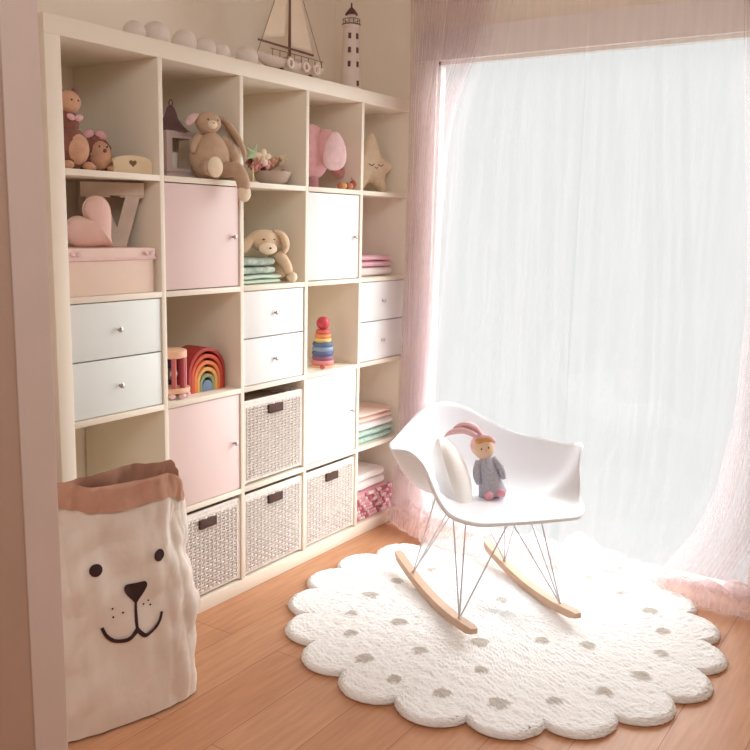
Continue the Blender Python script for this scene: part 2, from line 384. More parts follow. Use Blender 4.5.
rc = thing('tulle_curtain', 'sheer pink tulle curtain on the right of the window, its hem spread on the floor', 'curtain', group='sheer tulle curtains at the window')
o = obj('hanging_panel', grid(right_curtain, 900, 44), TUL, rc); density(o, lambda k: .40 + .60 * sm01(((k // 44) / 899 - .27) / .06))
obj('pooled_hem', heap([(.78, 1.70, .07), (.88, 1.69, .11), (.99, 1.69, .10), (1.10, 1.70, .06), (1.22, 1.70, .05), (1.30, 1.66, .06), (1.44, 1.61, .07), (1.60, 1.62, .08), (1.85, 1.66, .08)], 0, 1.765, 9), TULP, rc); density(rc.children[-1], lambda k: 1)
rod = thing('curtain_rod', 'thin metal rod carrying the tulle curtains above the window', 'curtain rod')
obj('rod', tube([(.0, 1.745, 2.37), (1.9, 1.745, 2.37)], .009, 10), METAL, rod)
for x in (.03, 1.87): obj('bracket', box(x - .008, x + .008, 1.745, 1.80, 2.36, 2.38), METAL, rod)

# ------------------------------------------------------------ round scalloped rug
DOTS = [(.419, 1.126), (.412, .964), (.445, .806), (.528, .683), (.656, .571), (.797, .526), (.95, .534), (1.102, .58), (1.225, .683), (1.321, .819), (1.378, .972),
        (1.389, 1.149), (1.348, 1.306), (1.266, 1.435), (1.14, 1.53), (.986, 1.586), (.836, 1.597), (.47, 1.30), (.771, .711), (.611, .843), (.98, .72), (1.18, 1.06), (.892, .875), (1.05, 1.008), (.809, 1.208)]
RC = (.845, 1.109)
def rug():
    NP, NR = 1000, 150; V = []; F = []
    ang = np.arange(NP) * 2 * PI / NP
    lobe = np.abs(np.sin(10 * (ang - math.radians(0.5))))
    R = .668 + .066 * lobe ** .62
    ts = np.concatenate([np.linspace(.02, .90, 118), .90 + .10 * np.sin(np.linspace(0, 1, 33)[1:] * PI / 2)])
    rs = np.random.RandomState(2)
    K = rs.randn(60, 2) * np.repeat([90, 260, 600], 20)[:, None]; PH = rs.rand(60) * 6.28; Aw = np.repeat([.45, .40, .35], 20)
    X = RC[0] + np.outer(ts, R * np.cos(ang)); Y = RC[1] + np.outer(ts, R * np.sin(ang))
    nz = np.zeros_like(X)
    for k, ph, a in zip(K, PH, Aw): nz += a * np.sin(k[0] * X + k[1] * Y + ph)
    nz = nz / 2.0 + rs.randn(*X.shape) * .35
    edge = np.clip((1 - ts[:, None]) * R[None, :] / .022, 0, 1)
    Z = .005 + .017 * np.sqrt(np.clip(1 - (1 - edge) ** 2, 0, 1)) + .0011 * nz * (.3 + .7 * edge)
    dot = np.zeros_like(X)
    for i, (dx, dy) in enumerate(DOTS):
        rr = .025 + .004 * math.sin(i * 2.1); d = np.hypot(X - dx, Y - dy) + .004 * nz
        dot = np.maximum(dot, np.clip((rr - d) / .006 + .5, 0, 1))
    Z += .003 * dot
    X += .0018 * rs.randn(*X.shape) * (edge < 1); 
    Z = np.maximum(Z, .003)
    V = np.stack([X, Y, Z], -1).reshape(-1, 3); V = np.concatenate([V, [[RC[0], RC[1], .022]]]); M = len(ts)
    # lower rim closes the pile against the floor
    rim = np.stack([RC[0] + (R - .006) * np.cos(ang), RC[1] + (R - .006) * np.sin(ang), np.zeros(NP) + .001], -1); V = np.concatenate([V, rim])
    for j in range(M - 1):
        a = np.arange(NP); b = (a + 1) % NP
        F += list(zip(j * NP + a, (j + 1) * NP + a, (j + 1) * NP + b, j * NP + b))
    c = M * NP
    for a in range(NP): F.append((c, a, (a + 1) % NP)); b = (a + 1) % NP; F.append(((M - 1) * NP + a, c + 1 + a, c + 1 + b, (M - 1) * NP + b))
    return (V, F), np.concatenate([dot.reshape(-1), [0], np.zeros(NP)])
m = bpy.data.materials.new('cream_wool_pile'); m.use_nodes = True; n = m.node_tree; b = n.nodes['Principled BSDF']
at = n.nodes.new('ShaderNodeAttribute'); at.attribute_name = 'dot'; mx = n.nodes.new('ShaderNodeMix'); mx.data_type = 'RGBA'
mx.inputs[6].default_value = (*lin((248, 247, 246)), 1); mx.inputs[7].default_value = (*lin((196, 188, 180)), 1)
n.links.new(at.outputs['Fac'], mx.inputs[0]); n.links.new(mx.outputs[2], b.inputs['Base Color']); b.inputs['Roughness'].default_value = .95; b.inputs['Specular IOR Level'].default_value = .1
b.inputs['Sheen Weight'].default_value = .2
t_ = n.nodes.new('ShaderNodeTexCoord'); nb = n.nodes.new('ShaderNodeTexNoise'); nb.inputs['Scale'].default_value = 120; nb.inputs['Detail'].default_value = 4
bp = n.nodes.new('ShaderNodeBump'); bp.inputs['Strength'].default_value = .45; bp.inputs['Distance'].default_value = .005
n.links.new(t_.outputs['Object'], nb.inputs['Vector']); n.links.new(nb.outputs['Fac'], bp.inputs['Height']); n.links.new(bp.outputs[0], b.inputs['Normal'])
shp, dots = rug(); rg = obj('round_rug', shp, m, angle=180)
at = rg.data.attributes.new('dot', 'FLOAT', 'POINT'); at.data.foreach_set('value', dots.astype(np.float32))
tag(rg, 'round white fluffy rug with scalloped edge and grey dots on the wooden floor', 'rug')

# ------------------------------------------------------------ rocking armchair
CH = (.75, 1.18, 0); CHR = math.atan2(-.593, .805)
ch = thing('rocking_chair', 'white moulded rocking armchair with wire base and wooden rockers on the rug', 'rocking chair', CH, CHR)
SHELL = mat('white_plastic_shell', (246, 249, 255), .35, .01, 5)
half = [(-.274, 0, .716), (-.256, .089, .695), (-.216, .165, .65), (-.152, .24, .613), (-.061, .306, .602), (.034, .339, .596), (.072, .353, .605), (.126, .323, .604), (.161, .29, .565), (.192, .276, .503), (.224, .259, .448), (.27, .241, .42), (.32, .185, .408), (.336, .10, .409), (.341, 0, .409)]
ring = half + [(x, -y, z) for x, y, z in half[-2:0:-1]]
RIM = spline(ring, 160, True)
def shell(u, v):
    p = RIM[int(round(u * 160)) % 160]; c = np.array([.045, 0, .432])
    q = v * PI / 2; hgt = p[2] - c[2]
    fx = math.sin(q) ** .78; fz = (1 - math.cos(q)) ** 1.15
    if hgt < .05: fx = v ** .8; 
    w = np.clip((hgt) / .10, 0, 1); fxx = w * math.sin(q) ** .78 + (1 - w) * v ** .8
    z = c[2] + hgt * fz + (.006 * math.sin(v * PI) * (-1) if hgt > 0 else .004 * math.sin(v * PI))
    # arms flare outwards at the rim
    return (c[0] + (p[0] - c[0]) * fxx, c[1] + (p[1] - c[1]) * (fxx * .93 + .07 * v ** 6), z)
SV, SF = grid(shell, 160, 30, cu=True); SV = SV.reshape(160, 30, 3)
for _ in range(60):
    A = SV.copy(); A[:, 1:-1] = .5 * SV[:, 1:-1] + .125 * (np.roll(SV, 1, 0)[:, 1:-1] + np.roll(SV, -1, 0)[:, 1:-1] + SV[:, :-2] + SV[:, 2:]); A[:, 0] = A[:, 1].mean(0); SV = A
se = obj('seat_shell', T(T((SV.reshape(-1, 3), SF), (0, 0, -.45)), (.035, -.056, .45), (-.05, -.091, .06)), SHELL, ch, angle=180)
md = se.modifiers.new('thickness', 'SOLIDIFY'); md.thickness = .009; md.offset = 1
WIRE = mat('grey_steel_wire', (205, 204, 208), .35, metal=.5)
BEECH = mat('light_beech_wood', (208, 174, 148), .5, .12, 14)
for s in (-1, 1):
    P = [(x, s * .19, 0.0395 + x * x / 3.2) for x in np.linspace(-.36, .31, 24)]
    bm_ = []
    V = []; F = []
    for i, p in enumerate(P):
        hw = .016 if 0 < i < 23 else .011; hh = .0135 if 0 < i < 23 else .009
        V += [(p[0], p[1] - hw, p[2] - hh), (p[0], p[1] + hw, p[2] - hh), (p[0], p[1] + hw, p[2] + hh), (p[0], p[1] - hw, p[2] + hh)]
    for i in range(23):
        for k in range(4): F.append((i * 4 + k, i * 4 + (k + 1) % 4, i * 4 + 4 + (k + 1) % 4, i * 4 + 4 + k))
    F += [(0, 1, 2, 3), (92, 93, 94, 95)]
    rk = obj('rocker', (np.array(V), F), BEECH, ch, angle=50)
    for x in (-.20, .20): obj('bolt', ell((x, s * .19 - s * .0, 0.0395 + x * x / 3.2 + .015), (.006, .006, .004), n=10), METAL, rk)
def foot(x, s): return (x, s * .19, .050 + x * x / 3.2)
for s in (-1, 1):
    f1, f0 = foot(.20, s), foot(-.20, s)
    for a, b in ((f1, (.10, s * .13, .42)), (f1, (-.02, s * .13, .42)), (f0, (-.12, s * .13, .43)), (f0, (.02, s * .13, .42)), (f1, (.16, s * -.02, .405)), (f0, (-.14, s * -.02, .43))):
        obj('wire_strut', tube([a, b], .0028, 8), WIRE, ch)
obj('mount_frame', join(*[tube(P, .004, 8) for P in ([(.16, -.13, .415), (.16, .13, .415)], [(-.14, -.13, .428), (-.14, .13, .428)], [(.16, -.13, .415), (-.14, -.13, .43)], [(.16, .13, .415), (-.14, .13, .43)])]), WIRE, ch)

# pillow leaning on the chair's arm
PILW = mat('white_cotton', (250, 248, 246), .9, .02, 20, .2, 150)
def pillow(u, v):
    a = u * 2 - 1; b = v * 2 - 1
    return a, b
def cushion(w, h, d):      # rounded corners, narrower at the top
    def f(sgn):
        def g(u, v):
            t = v; a = 2 * PI * u; e = .62
            ca, sa = math.cos(a), math.sin(a)
            x = w / 2 * math.copysign(abs(ca) ** e, ca); z = h / 2 * math.copysign(abs(sa) ** e, sa)
            x *= 1 - .22 * (z / h + .5)
            return (x * t, sgn * d / 2 * max(0, 1 - t ** 2.2) ** .55 * (1 + .03 * math.sin(5 * a)), z * t)
        return grid(g, 64, 18, cu=True)
    return join(f(-1), f(1))
pw = thing('pillow', 'small white pillow leaning inside the rocking chair next to the doll', 'pillow', (.715, .980, .512), 0, rot=(math.radians(-20), math.radians(0), math.radians(118)), s=1.1)
obj('cover', cushion(.22, .245, .095), PILW, pw)
P = []
for t_a in np.linspace(0, 2 * PI, 64, endpoint=False):
    ca, sa = math.cos(t_a), math.sin(t_a); x = .11 * math.copysign(abs(ca) ** .62, ca); z = .1225 * math.copysign(abs(sa) ** .62, sa)
    P.append((x * (1 - .22 * (z / .245 + .5)), 0, z))
obj('piping', tube(P, .0022, 6, True), PILW, pw)

# doll on the chair
PKF = mat('pale_pink_fabric', (236, 198, 202), .9, .05, 60, .2, 200); PKD = mat('deep_pink_fabric', (234, 170, 184), .9, .1, 90)
GRK = mat('grey_knit', (194, 194, 206), .9, .22, 160, .5, 400); SKIN = mat('doll_cloth_face', (238, 206, 176), .9, .04, 30); ORG = mat('orange_wool_hair', (226, 166, 108), .9, .15, 120)
EYE = mat('dark_thread', (84, 60, 56), .7)
dl = thing('rag_doll', 'small rag doll with pink bunny hat and grey knitted dress sitting in the rocking chair', 'doll', (.822, 1.072, .440), 0, rot=(math.radians(-14), math.radians(-12), math.radians(38)), s=1.2)
obj('dress', lathe([(.001, .0), (.034, .002), (.040, .01), (.034, .04), (.026, .08), (.020, .105), (.012, .115), (.001, .118)], 20), GRK, dl)
obj('head', ell((0, -.008, .138), (.030, .028, .030)), SKIN, dl)
obj('hair', ell((.002, -.016, .160), (.024, .018, .010), wob=.2, seed=3), ORG, dl)
obj('hat', join(ell((0, .006, .146), (.034, .030, .033)), tube(spline([(-.030, -.002, .150), (-.010, -.022, .168), (.018, -.024, .166), (.034, -.004, .150)], 16), .006, 8)), PKF, dl)
for i, P in enumerate(([(-.012, 0, .172), (-.04, -.004, .196), (-.075, -.006, .200), (-.10, -.008, .192)], [(.006, .004, .174), (-.012, .004, .200), (-.040, .0, .214), (-.070, -.004, .210)])):
    e = obj('ear', tube(spline(P, 18), [.008, .019, .020, .014, .003], 12, flat=.5), PKF, dl)
for s in (-1, 1):
    obj('arm', tube(spline([(s * .020, -.002, .105), (s * .034, -.012, .075), (s * .036, -.022, .045)], 12), [.010, .011, .010, .006], 10), GRK, dl)
    obj('shoe', ell((s * .017, -.042, .010), (.013, .017, .012)), PKD, dl)
    obj('eye', ell((s * .010, -.0355, .138), (.0022, .0015, .0030), n=8), EYE, dl)
obj('nose', ell((0, -.037, .130), (.0025, .0015, .002), n=8), PKD, dl)

# ------------------------------------------------------------ paper bag with a bear face
PAPER = mat('white_coated_paper', (232, 222, 212), .6, .05, 9, .6, 18); KRAFT = mat('brown_kraft_paper', (196, 150, 128), .85, .10, 20, .3, 40); BLK = mat('dark_brown_print', (62, 38, 38), .8)
rs = np.random.RandomState(11); KW = rs.randn(26, 3); KP = rs.rand(26) * 6.28
def bag_pt(a, z, off=0, H=.70):
    # rounded rectangle section, creased
    v = z / H; hx = .234 - .046 * v + .008 * math.sin(v * PI); hy = .135 - .062 * max(0, v) ** 2; e = .56
    ca, sa = math.cos(a), math.sin(a)
    x = hx * math.copysign(abs(ca) ** e, ca); y = hy * math.copysign(abs(sa) ** e, sa)
    P = np.array([x * 9, y * 9, z * 7]); cr = sum(abs(math.sin(P @ k * 1.1 + p)) - .64 for k, p in zip(KW, KP)) / 26
    s2 = sum(abs(math.sin(P @ k * 2.6 + p * 2)) - .64 for k, p in zip(KW[:10], KP[:10])) / 10
    fr = 1.0
    if sa < -.5: fr = .45 if abs(x) < .12 else .8
    d = (.11 * cr + .06 * s2) * fr * min(1, .5 + 1.2 * v)
    nx, ny = ca, sa; L = math.hypot(nx, ny)
    return np.array([x + (d + off) * nx / L, y - (.135 - hy) * .85 + (d + off) * ny / L, z])
bag = thing('paper_storage_bag', 'white paper storage bag with printed bear face and brown rolled rim on the floor', 'bag', (.205, -.016, .002), math.radians(73.6))
def rimz(a): return .645 + .032 * max(0, -math.sin(a)) + .016 * math.sin(a * 2 + .4) + .010 * math.sin(a * 5 + 1) + .008 * max(0, math.sin(a)) * (1 + .8 * math.sin(4 * a))
NA = 200
def fbody(u, v):
    a = 2 * PI * u; return bag_pt(a, .004 + v * (rimz(a) - .035))
obj('body', join(grid(fbody, NA, 90, cu=True), T(box(-.17, .17, -.11, .11, .002, .006), (0, 0, 0))), PAPER, bag, angle=60)
def fcuff(u, v):
    a = 2 * PI * u; zt = rimz(a); 
    if v < .5: z = zt - .066 + .066 * (v / .5); off = .006 + .003 * math.sin(7 * a)
    else: z = zt - .30 * ((v - .5) / .5); off = -.004 if v > .5 else .003
    if v < .5: off *= 1
    return bag_pt(a, z, off + .002 * math.sin(23 * a) * (v < .45))
obj('rolled_rim', grid(fcuff, NA, 25, cu=True), KRAFT, bag, angle=60)
def on_front(x, z, off=.0028):
    hx = .195; # invert x on the front side, where sin(a) < 0
    v = z / .70; h = .195 - .012 * v + .01 * math.sin(v * PI)
    lo, hi = -PI + .001, -.001
    for _ in range(40):
        m_ = (lo + hi) / 2
        if bag_pt(m_, z)[0] < x: lo = m_
        else: hi = m_
    return bag_pt((lo + hi) / 2, z, off)
def mark(name, poly_rows):    # rows of (z, xl, xr)
    n = 9; V = []; F = []
    for z, a, b in poly_rows:
        for k in range(n): V.append(on_front(a + (b - a) * k / (n - 1), z))
    for i in range(len(poly_rows) - 1):
        for k in range(n - 1): F.append((i * n + k, i * n + k + 1, (i + 1) * n + k + 1, (i + 1) * n + k))
    return obj(name, (np.array(V), F), BLK, bag)
def disc_rows(cx, cz, rx, rz, n=12): return [(cz + rz * math.sin(t), cx - rx * math.cos(t) - 1e-5, cx + rx * math.cos(t) + 1e-5) for t in np.linspace(-PI / 2, PI / 2, n)]
mark('printed_eye', disc_rows(-.086, .452, .017, .016)); mark('printed_eye', disc_rows(.087, .451, .015, .017))
mark('printed_nose', [(z, .019 - w_, .019 + w_) for z, w_ in ((.336, .004), (.345, .010), (.352, .016), (.360, .022), (.368, .027), (.376, .031), (.384, .031), (.390, .026))])
def stroke(name, pts, w_):
    P = spline([(x, 0, z) for x, z in pts], 60); V = []; F = []
    for i in range(60):
        t = P[min(i + 1, 59)] - P[max(i - 1, 0)]; t /= np.linalg.norm(t); nn = np.array([-t[2], 0, t[0]]); ww = w_ * (.7 + .3 * math.sin(PI * i / 59))
        for s in (-1, 0, 1): q = P[i] + nn * s * ww; V.append(on_front(q[0], q[2], .0042))
    for i in range(59):
        for k in range(2): F.append((i * 3 + k, i * 3 + k + 1, i * 3 + 4 + k, i * 3 + 3 + k))
    return obj(name, (np.array(V), F), BLK, bag)
stroke('printed_mouth', [(-.074, .292), (-.064, .268), (-.043, .248), (-.019, .244), (.0, .249), (.017, .264), (.017, .264), (.034, .245), (.050, .246), (.068, .255), (.081, .273), (.088, .294)], .0058)
stroke('printed_mouth', [(.018, .345), (.017, .30), (.017, .262)], .0045)
for x, z in ((-.045, .336), (-.044, .313), (-.02, .321), (.04, .326), (.055, .331), (.06, .318)): mark('printed_dot', disc_rows(x, z, .0028, .0028, 6))

# ------------------------------------------------------------ plush materials
def plush(n, c, v=.12): return mat(n, c, .95, v, 45, .5, 260, sheen=.15, spec=.1)
BRN = plush('brown_plush', (140, 92, 80)); BRL = plush('tan_plush', (214, 164, 134)); BEI = plush('beige_plush', (206, 176, 150)); CRM = plush('cream_plush', (246, 228, 202), .06)
PNK = plush('pink_plush', (232, 178, 182)); PN2 = plush('light_pink_plush', (240, 206, 208))
def R1(y, x=-.08): return (x, y, ZB[0] + .0005)

# tall brown toy, top left cell
t = thing('plush_bear', 'tall brown plush toy with round cream belly behind the left post of the top row', 'plush toy', R1(.128, -.08), PI / 2)
obj('body', ell((0, 0, .060), (.055, .045, .060), wob=.03), BRN, t)
obj('belly', ell((.004, -.014, .058), (.042, .038, .048)), BRL, t)
obj('torso', ell((0, .005, .128), (.032, .030, .036)), BRN, t)
obj('bow', join(ell((-.012, -.026, .142), (.014, .007, .009), (0, .3, 0)), ell((.014, -.026, .142), (.014, .007, .009), (0, -.3, 0)), ell((0, -.030, .141), .005)), PNK, t)
hd = obj('head', ell((0, -.002, .184), (.034, .030, .032)), BRL, t)
obj('eye', ell((-.011, -.030, .188), .003, n=8), EYE, hd); obj('eye', ell((.011, -.030, .188), .003, n=8), EYE, hd)
for s in (-1, 1):
    obj('ear', ell((s * .026, .004, .212), (.012, .007, .014)), BRN, t); obj('foot', ell((s * .034, -.034, .012), (.015, .020, .012)), BRL, t)
# hedgehog
t = thing('plush_hedgehog', 'brown spiky plush toy with pink bow and pale belly, left of the heart box', 'plush toy', R1(.248, -.135), PI / 2 - .25)
V, F = ell((0, .006, .056), (.058, .045, .058), n=44); rs2 = np.random.RandomState(4)
sp_ = 1 + .10 * (rs2.rand(len(V), 1) - .3); V = (V - [0, 0, .056]) * sp_ + [0, 0, .058]; V[:, 2] = np.maximum(V[:, 2], 0)
obj('spiny_coat', (V, F), BRN, t, smooth=False)
obj('belly', ell((.012, -.024, .050), (.036, .030, .042)), BRL, t)
for a in (-1, 1): obj('bow', ell((a * .020, -.018, .108), (.020, .009, .013), (0, a * .4, 0)), PNK, t)
obj('nose', ell((.014, -.056, .062), .006, n=10), BRN, t)
for s in (-1, 1): obj('paw', ell((.010 + s * .030, -.040, .012), (.013, .015, .010)), BRL, t); obj('eye', ell((.012 + s * .012, -.050, .074), .0028, n=8), EYE, t)
# brown ball toy behind the box
t = thing('plush_ball', 'small brown fuzzy ball between the spiky toy and the heart box', 'toy', R1(.345, -.20), 0)
V, F = ell((0, 0, .030), (.034, .034, .032), n=32, wob=.05); V[:, 2] = np.maximum(V[:, 2], 0); obj('ball', (V, F), BRN, t); obj('loop', tube(spline([(0, 0, .060), (.006, 0, .072), (0, 0, .080), (-.006, 0, .072)], 16, True), .002, 6, True), BRN, t)
# heart box
CRW = mat('cream_painted_wood', (238, 216, 182), .6, .05, 20)
t = thing('wooden_box', 'small cream wooden box with a heart on its front in the top left cell', 'box', R1(.326, -.050), PI / 2 - .40, s=1.0)
pol = [(-.058, 0), (.058, 0), (.058, .036)] + [(.058 * math.cos(q) * 1.0, .036 + .018 * math.sin(q)) for q in np.linspace(.15, PI - .15, 14)] + [(-.058, .036)]
obj('front_panel', prism(pol, -.002, .004, .0008), CRW, t); obj('back_panel', prism(pol, .030, .036, .0008), CRW, t)
for s in (-1, 1): obj('side_panel', box(s * .055 - .003, s * .055 + .003, .004, .030, 0, .034), CRW, t, False)
obj('base', box(-.052, .052, .004, .030, .001, .006), CRW, t, False)
def heart(sz, n=48): return [(sz * 16 * math.sin(q) ** 3 / 17, sz * (13 * math.cos(q) - 5 * math.cos(2 * q) - 2 * math.cos(3 * q) - math.cos(4 * q)) / 17) for q in np.linspace(0, 2 * PI, n, endpoint=False)]
obj('heart_cutout_shade', T(prism(heart(.012), -.0032, -.001), (.0, 0, .031)), mat('cutout_shade', (128, 100, 70), .8), t, False)  # solid dark plate paints the shade inside the heart cutout

# lantern
LG = mat('greyed_pink_wood', (204, 182, 178), .6, .08, 20); LR = mat('dark_brown_roof', (108, 78, 78), .6, .1, 20)
t = thing('lantern', 'grey wooden lantern with glass sides and dark pointed roof left of the beige bunny', 'lantern', R1(.590, -.165), PI / 2 - .15)
w_ = .050
obj('base', join(box(-w_ - .008, w_ + .008, -w_ - .008, w_ + .008, 0, .012, .001), box(-w_, w_, -w_, w_, .012, .022, .001)), LG, t)
obj('frame', join(*[box(sx * w_ - .006, sx * w_ + .006, sy * w_ - .006, sy * w_ + .006, .022, .140) for sx in (-1, 1) for sy in (-1, 1)], box(-w_ - .006, w_ + .006, -w_ - .006, w_ + .006, .138, .150, .001)), LG, t, False)
for sx, sy, rz in ((0, -1, 0), (1, 0, PI / 2), (-1, 0, PI / 2), (0, 1, 0)):
    g = obj('window', T(join(box(-.044, -.034, -.003, .003, .022, .138), box(.034, .044, -.003, .003, .022, .138), box(-.034, .034, -.003, .003, .128, .138), box(-.034, .034, -.003, .003, .022, .032)), (sx * w_, sy * w_, 0), (0, 0, rz)), LG, t, False)
obj('candle', lathe([(.020, .022), (.020, .085), (.004, .087), (.001, .094)], 20), mat('cream_wax', (240, 228, 214), .5), t)
obj('roof', lathe([(.082, .150), (.080, .154), (.050, .172), (.028, .195), (.016, .225), (.010, .232), (.001, .236)], 4), LR, t, False)
t.children[-1].rotation_euler = (0, 0, PI / 4)
obj('hanging_ring', tube([(0, .010 * math.cos(q), .242 + .010 * math.sin(q)) for q in np.linspace(0, 2 * PI, 18, endpoint=False)], .0018, 6, True), LR, t)

# big beige bunny, top row second cell: local x to the right, -y towards the room
t = thing('plush_bunny', 'large beige plush bunny sitting on the shelf with one leg dangling over its edge', 'plush toy', R1(.655, -.055), PI / 2 - .25)
V, F = ell((0, 0, .078), (.072, .055, .080)); V[:, 0] *= np.interp(V[:, 2], [0, .08, .16], [1, 1, .62]); V[:, 2] = np.maximum(V[:, 2], 0)
obj('body', (V, F), BEI, t)
hd = obj('head', ell((-.012, -.010, .180), (.043, .038, .035)), BEI, t)
obj('muzzle', ell((-.016, -.042, .172), (.018, .012, .014)), CRM, hd)
for s in (-1, 1): obj('eye', ell((-.014 + s * .018, -.044, .187), .003, n=8), EYE, hd)
obj('nose', ell((-.017, -.054, .176), (.004, .003, .003), n=8), PNK, hd)
obj('ear', tube(spline([(.018, .0, .200), (.052, -.010, .190), (.085, -.018, .150), (.112, -.022, .100), (.120, -.022, .075)], 26), [.010, .020, .024, .022, .008], 14, flat=.5), BEI, t)
obj('ear', tube(spline([(-.036, .0, .196), (-.060, -.004, .196), (-.080, -.010, .178), (-.088, -.014, .166)], 18), [.008, .014, .018, .014, .004], 12, flat=.7), PN2, t)
obj('arm', tube(spline([(.042, -.005, .135), (.066, -.020, .105), (.078, -.030, .070), (.082, -.034, .050)], 16), [.016, .019, .018, .010], 12), BEI, t)
obj('arm', tube(spline([(-.042, -.005, .135), (-.066, -.012, .108), (-.074, -.02, .080)], 14), [.014, .015, .013, .006], 12), BEI, t)
lg = obj('leg', tube(spline([(-.030, -.02, .030), (-.036, -.050, .034), (-.038, -.068, .034)], 14), [.024, .026, .028, .024], 14), BEI, t)
obj('foot_sole', ell((-.038, -.094, .036), (.028, .010, .033)), CRM, lg)
lg = obj('leg', tube(spline([(.034, -.02, .032), (.052, -.066, .034), (.060, -.088, .020), (.064, -.098, -.010), (.064, -.100, -.030)], 22), [.024, .026, .022, .022, .020], 14), BEI, t)
obj('foot', ell((.064, -.104, -.042), (.024, .018, .028)), CRM, lg)

# pink ornament with green bow
t = thing('flower_arrangement', 'dried pink and brown blossoms in a clouded glass dish, top row middle cell', 'ornament', R1(1.02, -.10), PI / 2, s=1.15)
GLS = mat('clouded_glass', (196, 176, 164), .2, .05, 8)
obj('dish', lathe([(.030, 0), (.048, .010), (.060, .035), (.062, .042), (.056, .040), (.044, .014), (.001, .008)], 24), GLS, t)
cols = [PNK, plush('rose_petals', (206, 138, 132)), BRL, plush('brown_petals', (150, 100, 90)), CRM]
rs2 = np.random.RandomState(8)
for i in range(16):
    x = -.085 + .19 * rs2.rand(); z = .046 + .050 * rs2.rand() * (1 - abs(x) * 4); y = -.03 + .06 * rs2.rand()
    if i > 11: z = .032; x = .06 + .03 * (i - 12)
    pt = []
    for k in range(5):
        a = 2 * PI * k / 5 + i; pt.append(ell((.011 * math.cos(a), -.003, .011 * math.sin(a)), (.011, .004, .008), (0, -a, 0), n=8))
    obj('blossom', T(join(*pt, ell((0, -.006, 0), .005, n=8)), (x, y, z), (rs2.rand() * .8, 0, rs2.rand() * 1.2 - .6), (1.25,) * 3), cols[i % 5], t)
t = thing('fabric_star', 'pale green fabric star leaning by the bunny ear in the top middle cell', 'ornament', R1(.905, -.09), PI / 2 - .3)
st = [((.040 if k % 2 == 0 else .016) * math.sin(2 * PI * k / 10), (.040 if k % 2 == 0 else .016) * math.cos(2 * PI * k / 10)) for k in range(10)]
obj('star', T(puff(spline([(a, 0, b) for a, b in st], 60, True)[:, [0, 2]], (0, 0), .010), (0, 0, .102), (0, .35, 0)), mat('pale_green_fabric', (186, 208, 172), .9, .1, 40, .2, 200), t)
obj('stem', tube([(0, 0, 0), (0, 0, .075)], .003, 8), CRW, t); obj('foot', lathe([(.022, 0), (.022, .006), (.004, .010)], 18), CRW, t)

# pink elephant
t = thing('plush_elephant', 'pink plush elephant with a big ear in the top row, fourth cell', 'plush toy', R1(1.286, -.125), PI / 2 - .1, s=.92)
V, F = ell((0, .01, .150), (.100, .070, .118), n=32); V[:, 2] = np.maximum(V[:, 2], .045); obj('body', (V, F), PNK, t)
obj('head', ell((.042, -.036, .168), (.062, .055, .082), n=28), PNK, t)
obj('ear', T(puff([(.055 * math.cos(q) * (1 + .15 * math.cos(q)), .080 * math.sin(q) - .01 * math.cos(2 * q)) for q in np.linspace(0, 2 * PI, 40, endpoint=False)], (0, 0), .014), (.030, -.096, .145), (0, .1, -.35)), PN2, t)
obj('ear', T(puff([(.050 * math.cos(q), .075 * math.sin(q)) for q in np.linspace(0, 2 * PI, 40, endpoint=False)], (0, 0), .014), (-.052, .040, .150), (0, -.1, .6)), PN2, t)
obj('trunk', tube(spline([(.080, -.045, .130), (.100, -.058, .085), (.116, -.066, .066), (.132, -.066, .080), (.132, -.062, .102)], 26), [.026, .020, .016, .015, .012], 14), PNK, t)
for x, y in ((-.052, -.035), (.040, -.035), (-.048, .05), (.045, .05)): obj('leg', lathe([(.026, 0), (.029, .006), (.029, .05), (.030, .08)], 18), PNK, t); t.children[-1].location = (x, y, 0)
obj('tail', tube(spline([(-.09, .03, .13), (-.108, .03, .11), (-.112, .03, .08)], 12), [.005, .004, .005], 8), PNK, t)
obj('eye', ell((.094, -.068, .190), .004, n=8), EYE, t)
# caterpillar
t = thing('toy_caterpillar', 'small wooden caterpillar toy in orange and brown under the pink elephant trunk', 'toy', R1(1.400, -.035), PI / 2)
CC = [(196, 120, 84), (222, 172, 104), (150, 92, 70), (216, 142, 100), (190, 104, 84)]
for i in range(5): obj('bead', ell((-.045 + i * .021, 0, .014 + (.010 if i == 4 else 0)), .014, n=14), mat('bead_%d' % i, CC[i], .5), t)
hd = t.children[-1]
for s in (-1, 1): obj('feeler', tube([(.039 + s * .005, 0, .036), (.041 + s * .010, 0, .050)], .0015, 6), mat('bead_2', CC[2]), hd)
# star plush
t = thing('plush_star', 'cream star shaped plush with a sleepy stitched face in the top right cell', 'plush toy', R1(1.685, -.12), PI / 2 - .35)
sp5 = [(0, .252), (.026, .215), (.046, .160), (.075, .140), (.104, .126), (.108, .100), (.078, .078), (.075, .045), (.082, .010), (.060, .0), (.030, .030), (0, .042)]
sp5 = sp5 + [(-x, z) for x, z in sp5[-2:0:-1]]
obj('body', puff(spline([(a, 0, b) for a, b in sp5], 90, True)[:, [0, 2]], (0, .115), .044, p=.45), CRM, t)
for s in (-1, 1): obj('closed_eye', tube(spline([(s * .024 - .014, -.043, .118), (s * .024, -.046, .111), (s * .024 + .014, -.043, .118)], 12), .0016, 6), EYE, t)
obj('mouth', tube(spline([(-.008, -.045, .106), (0, -.046, .101), (.008, -.045, .106)], 10), .0014, 6), EYE, t)

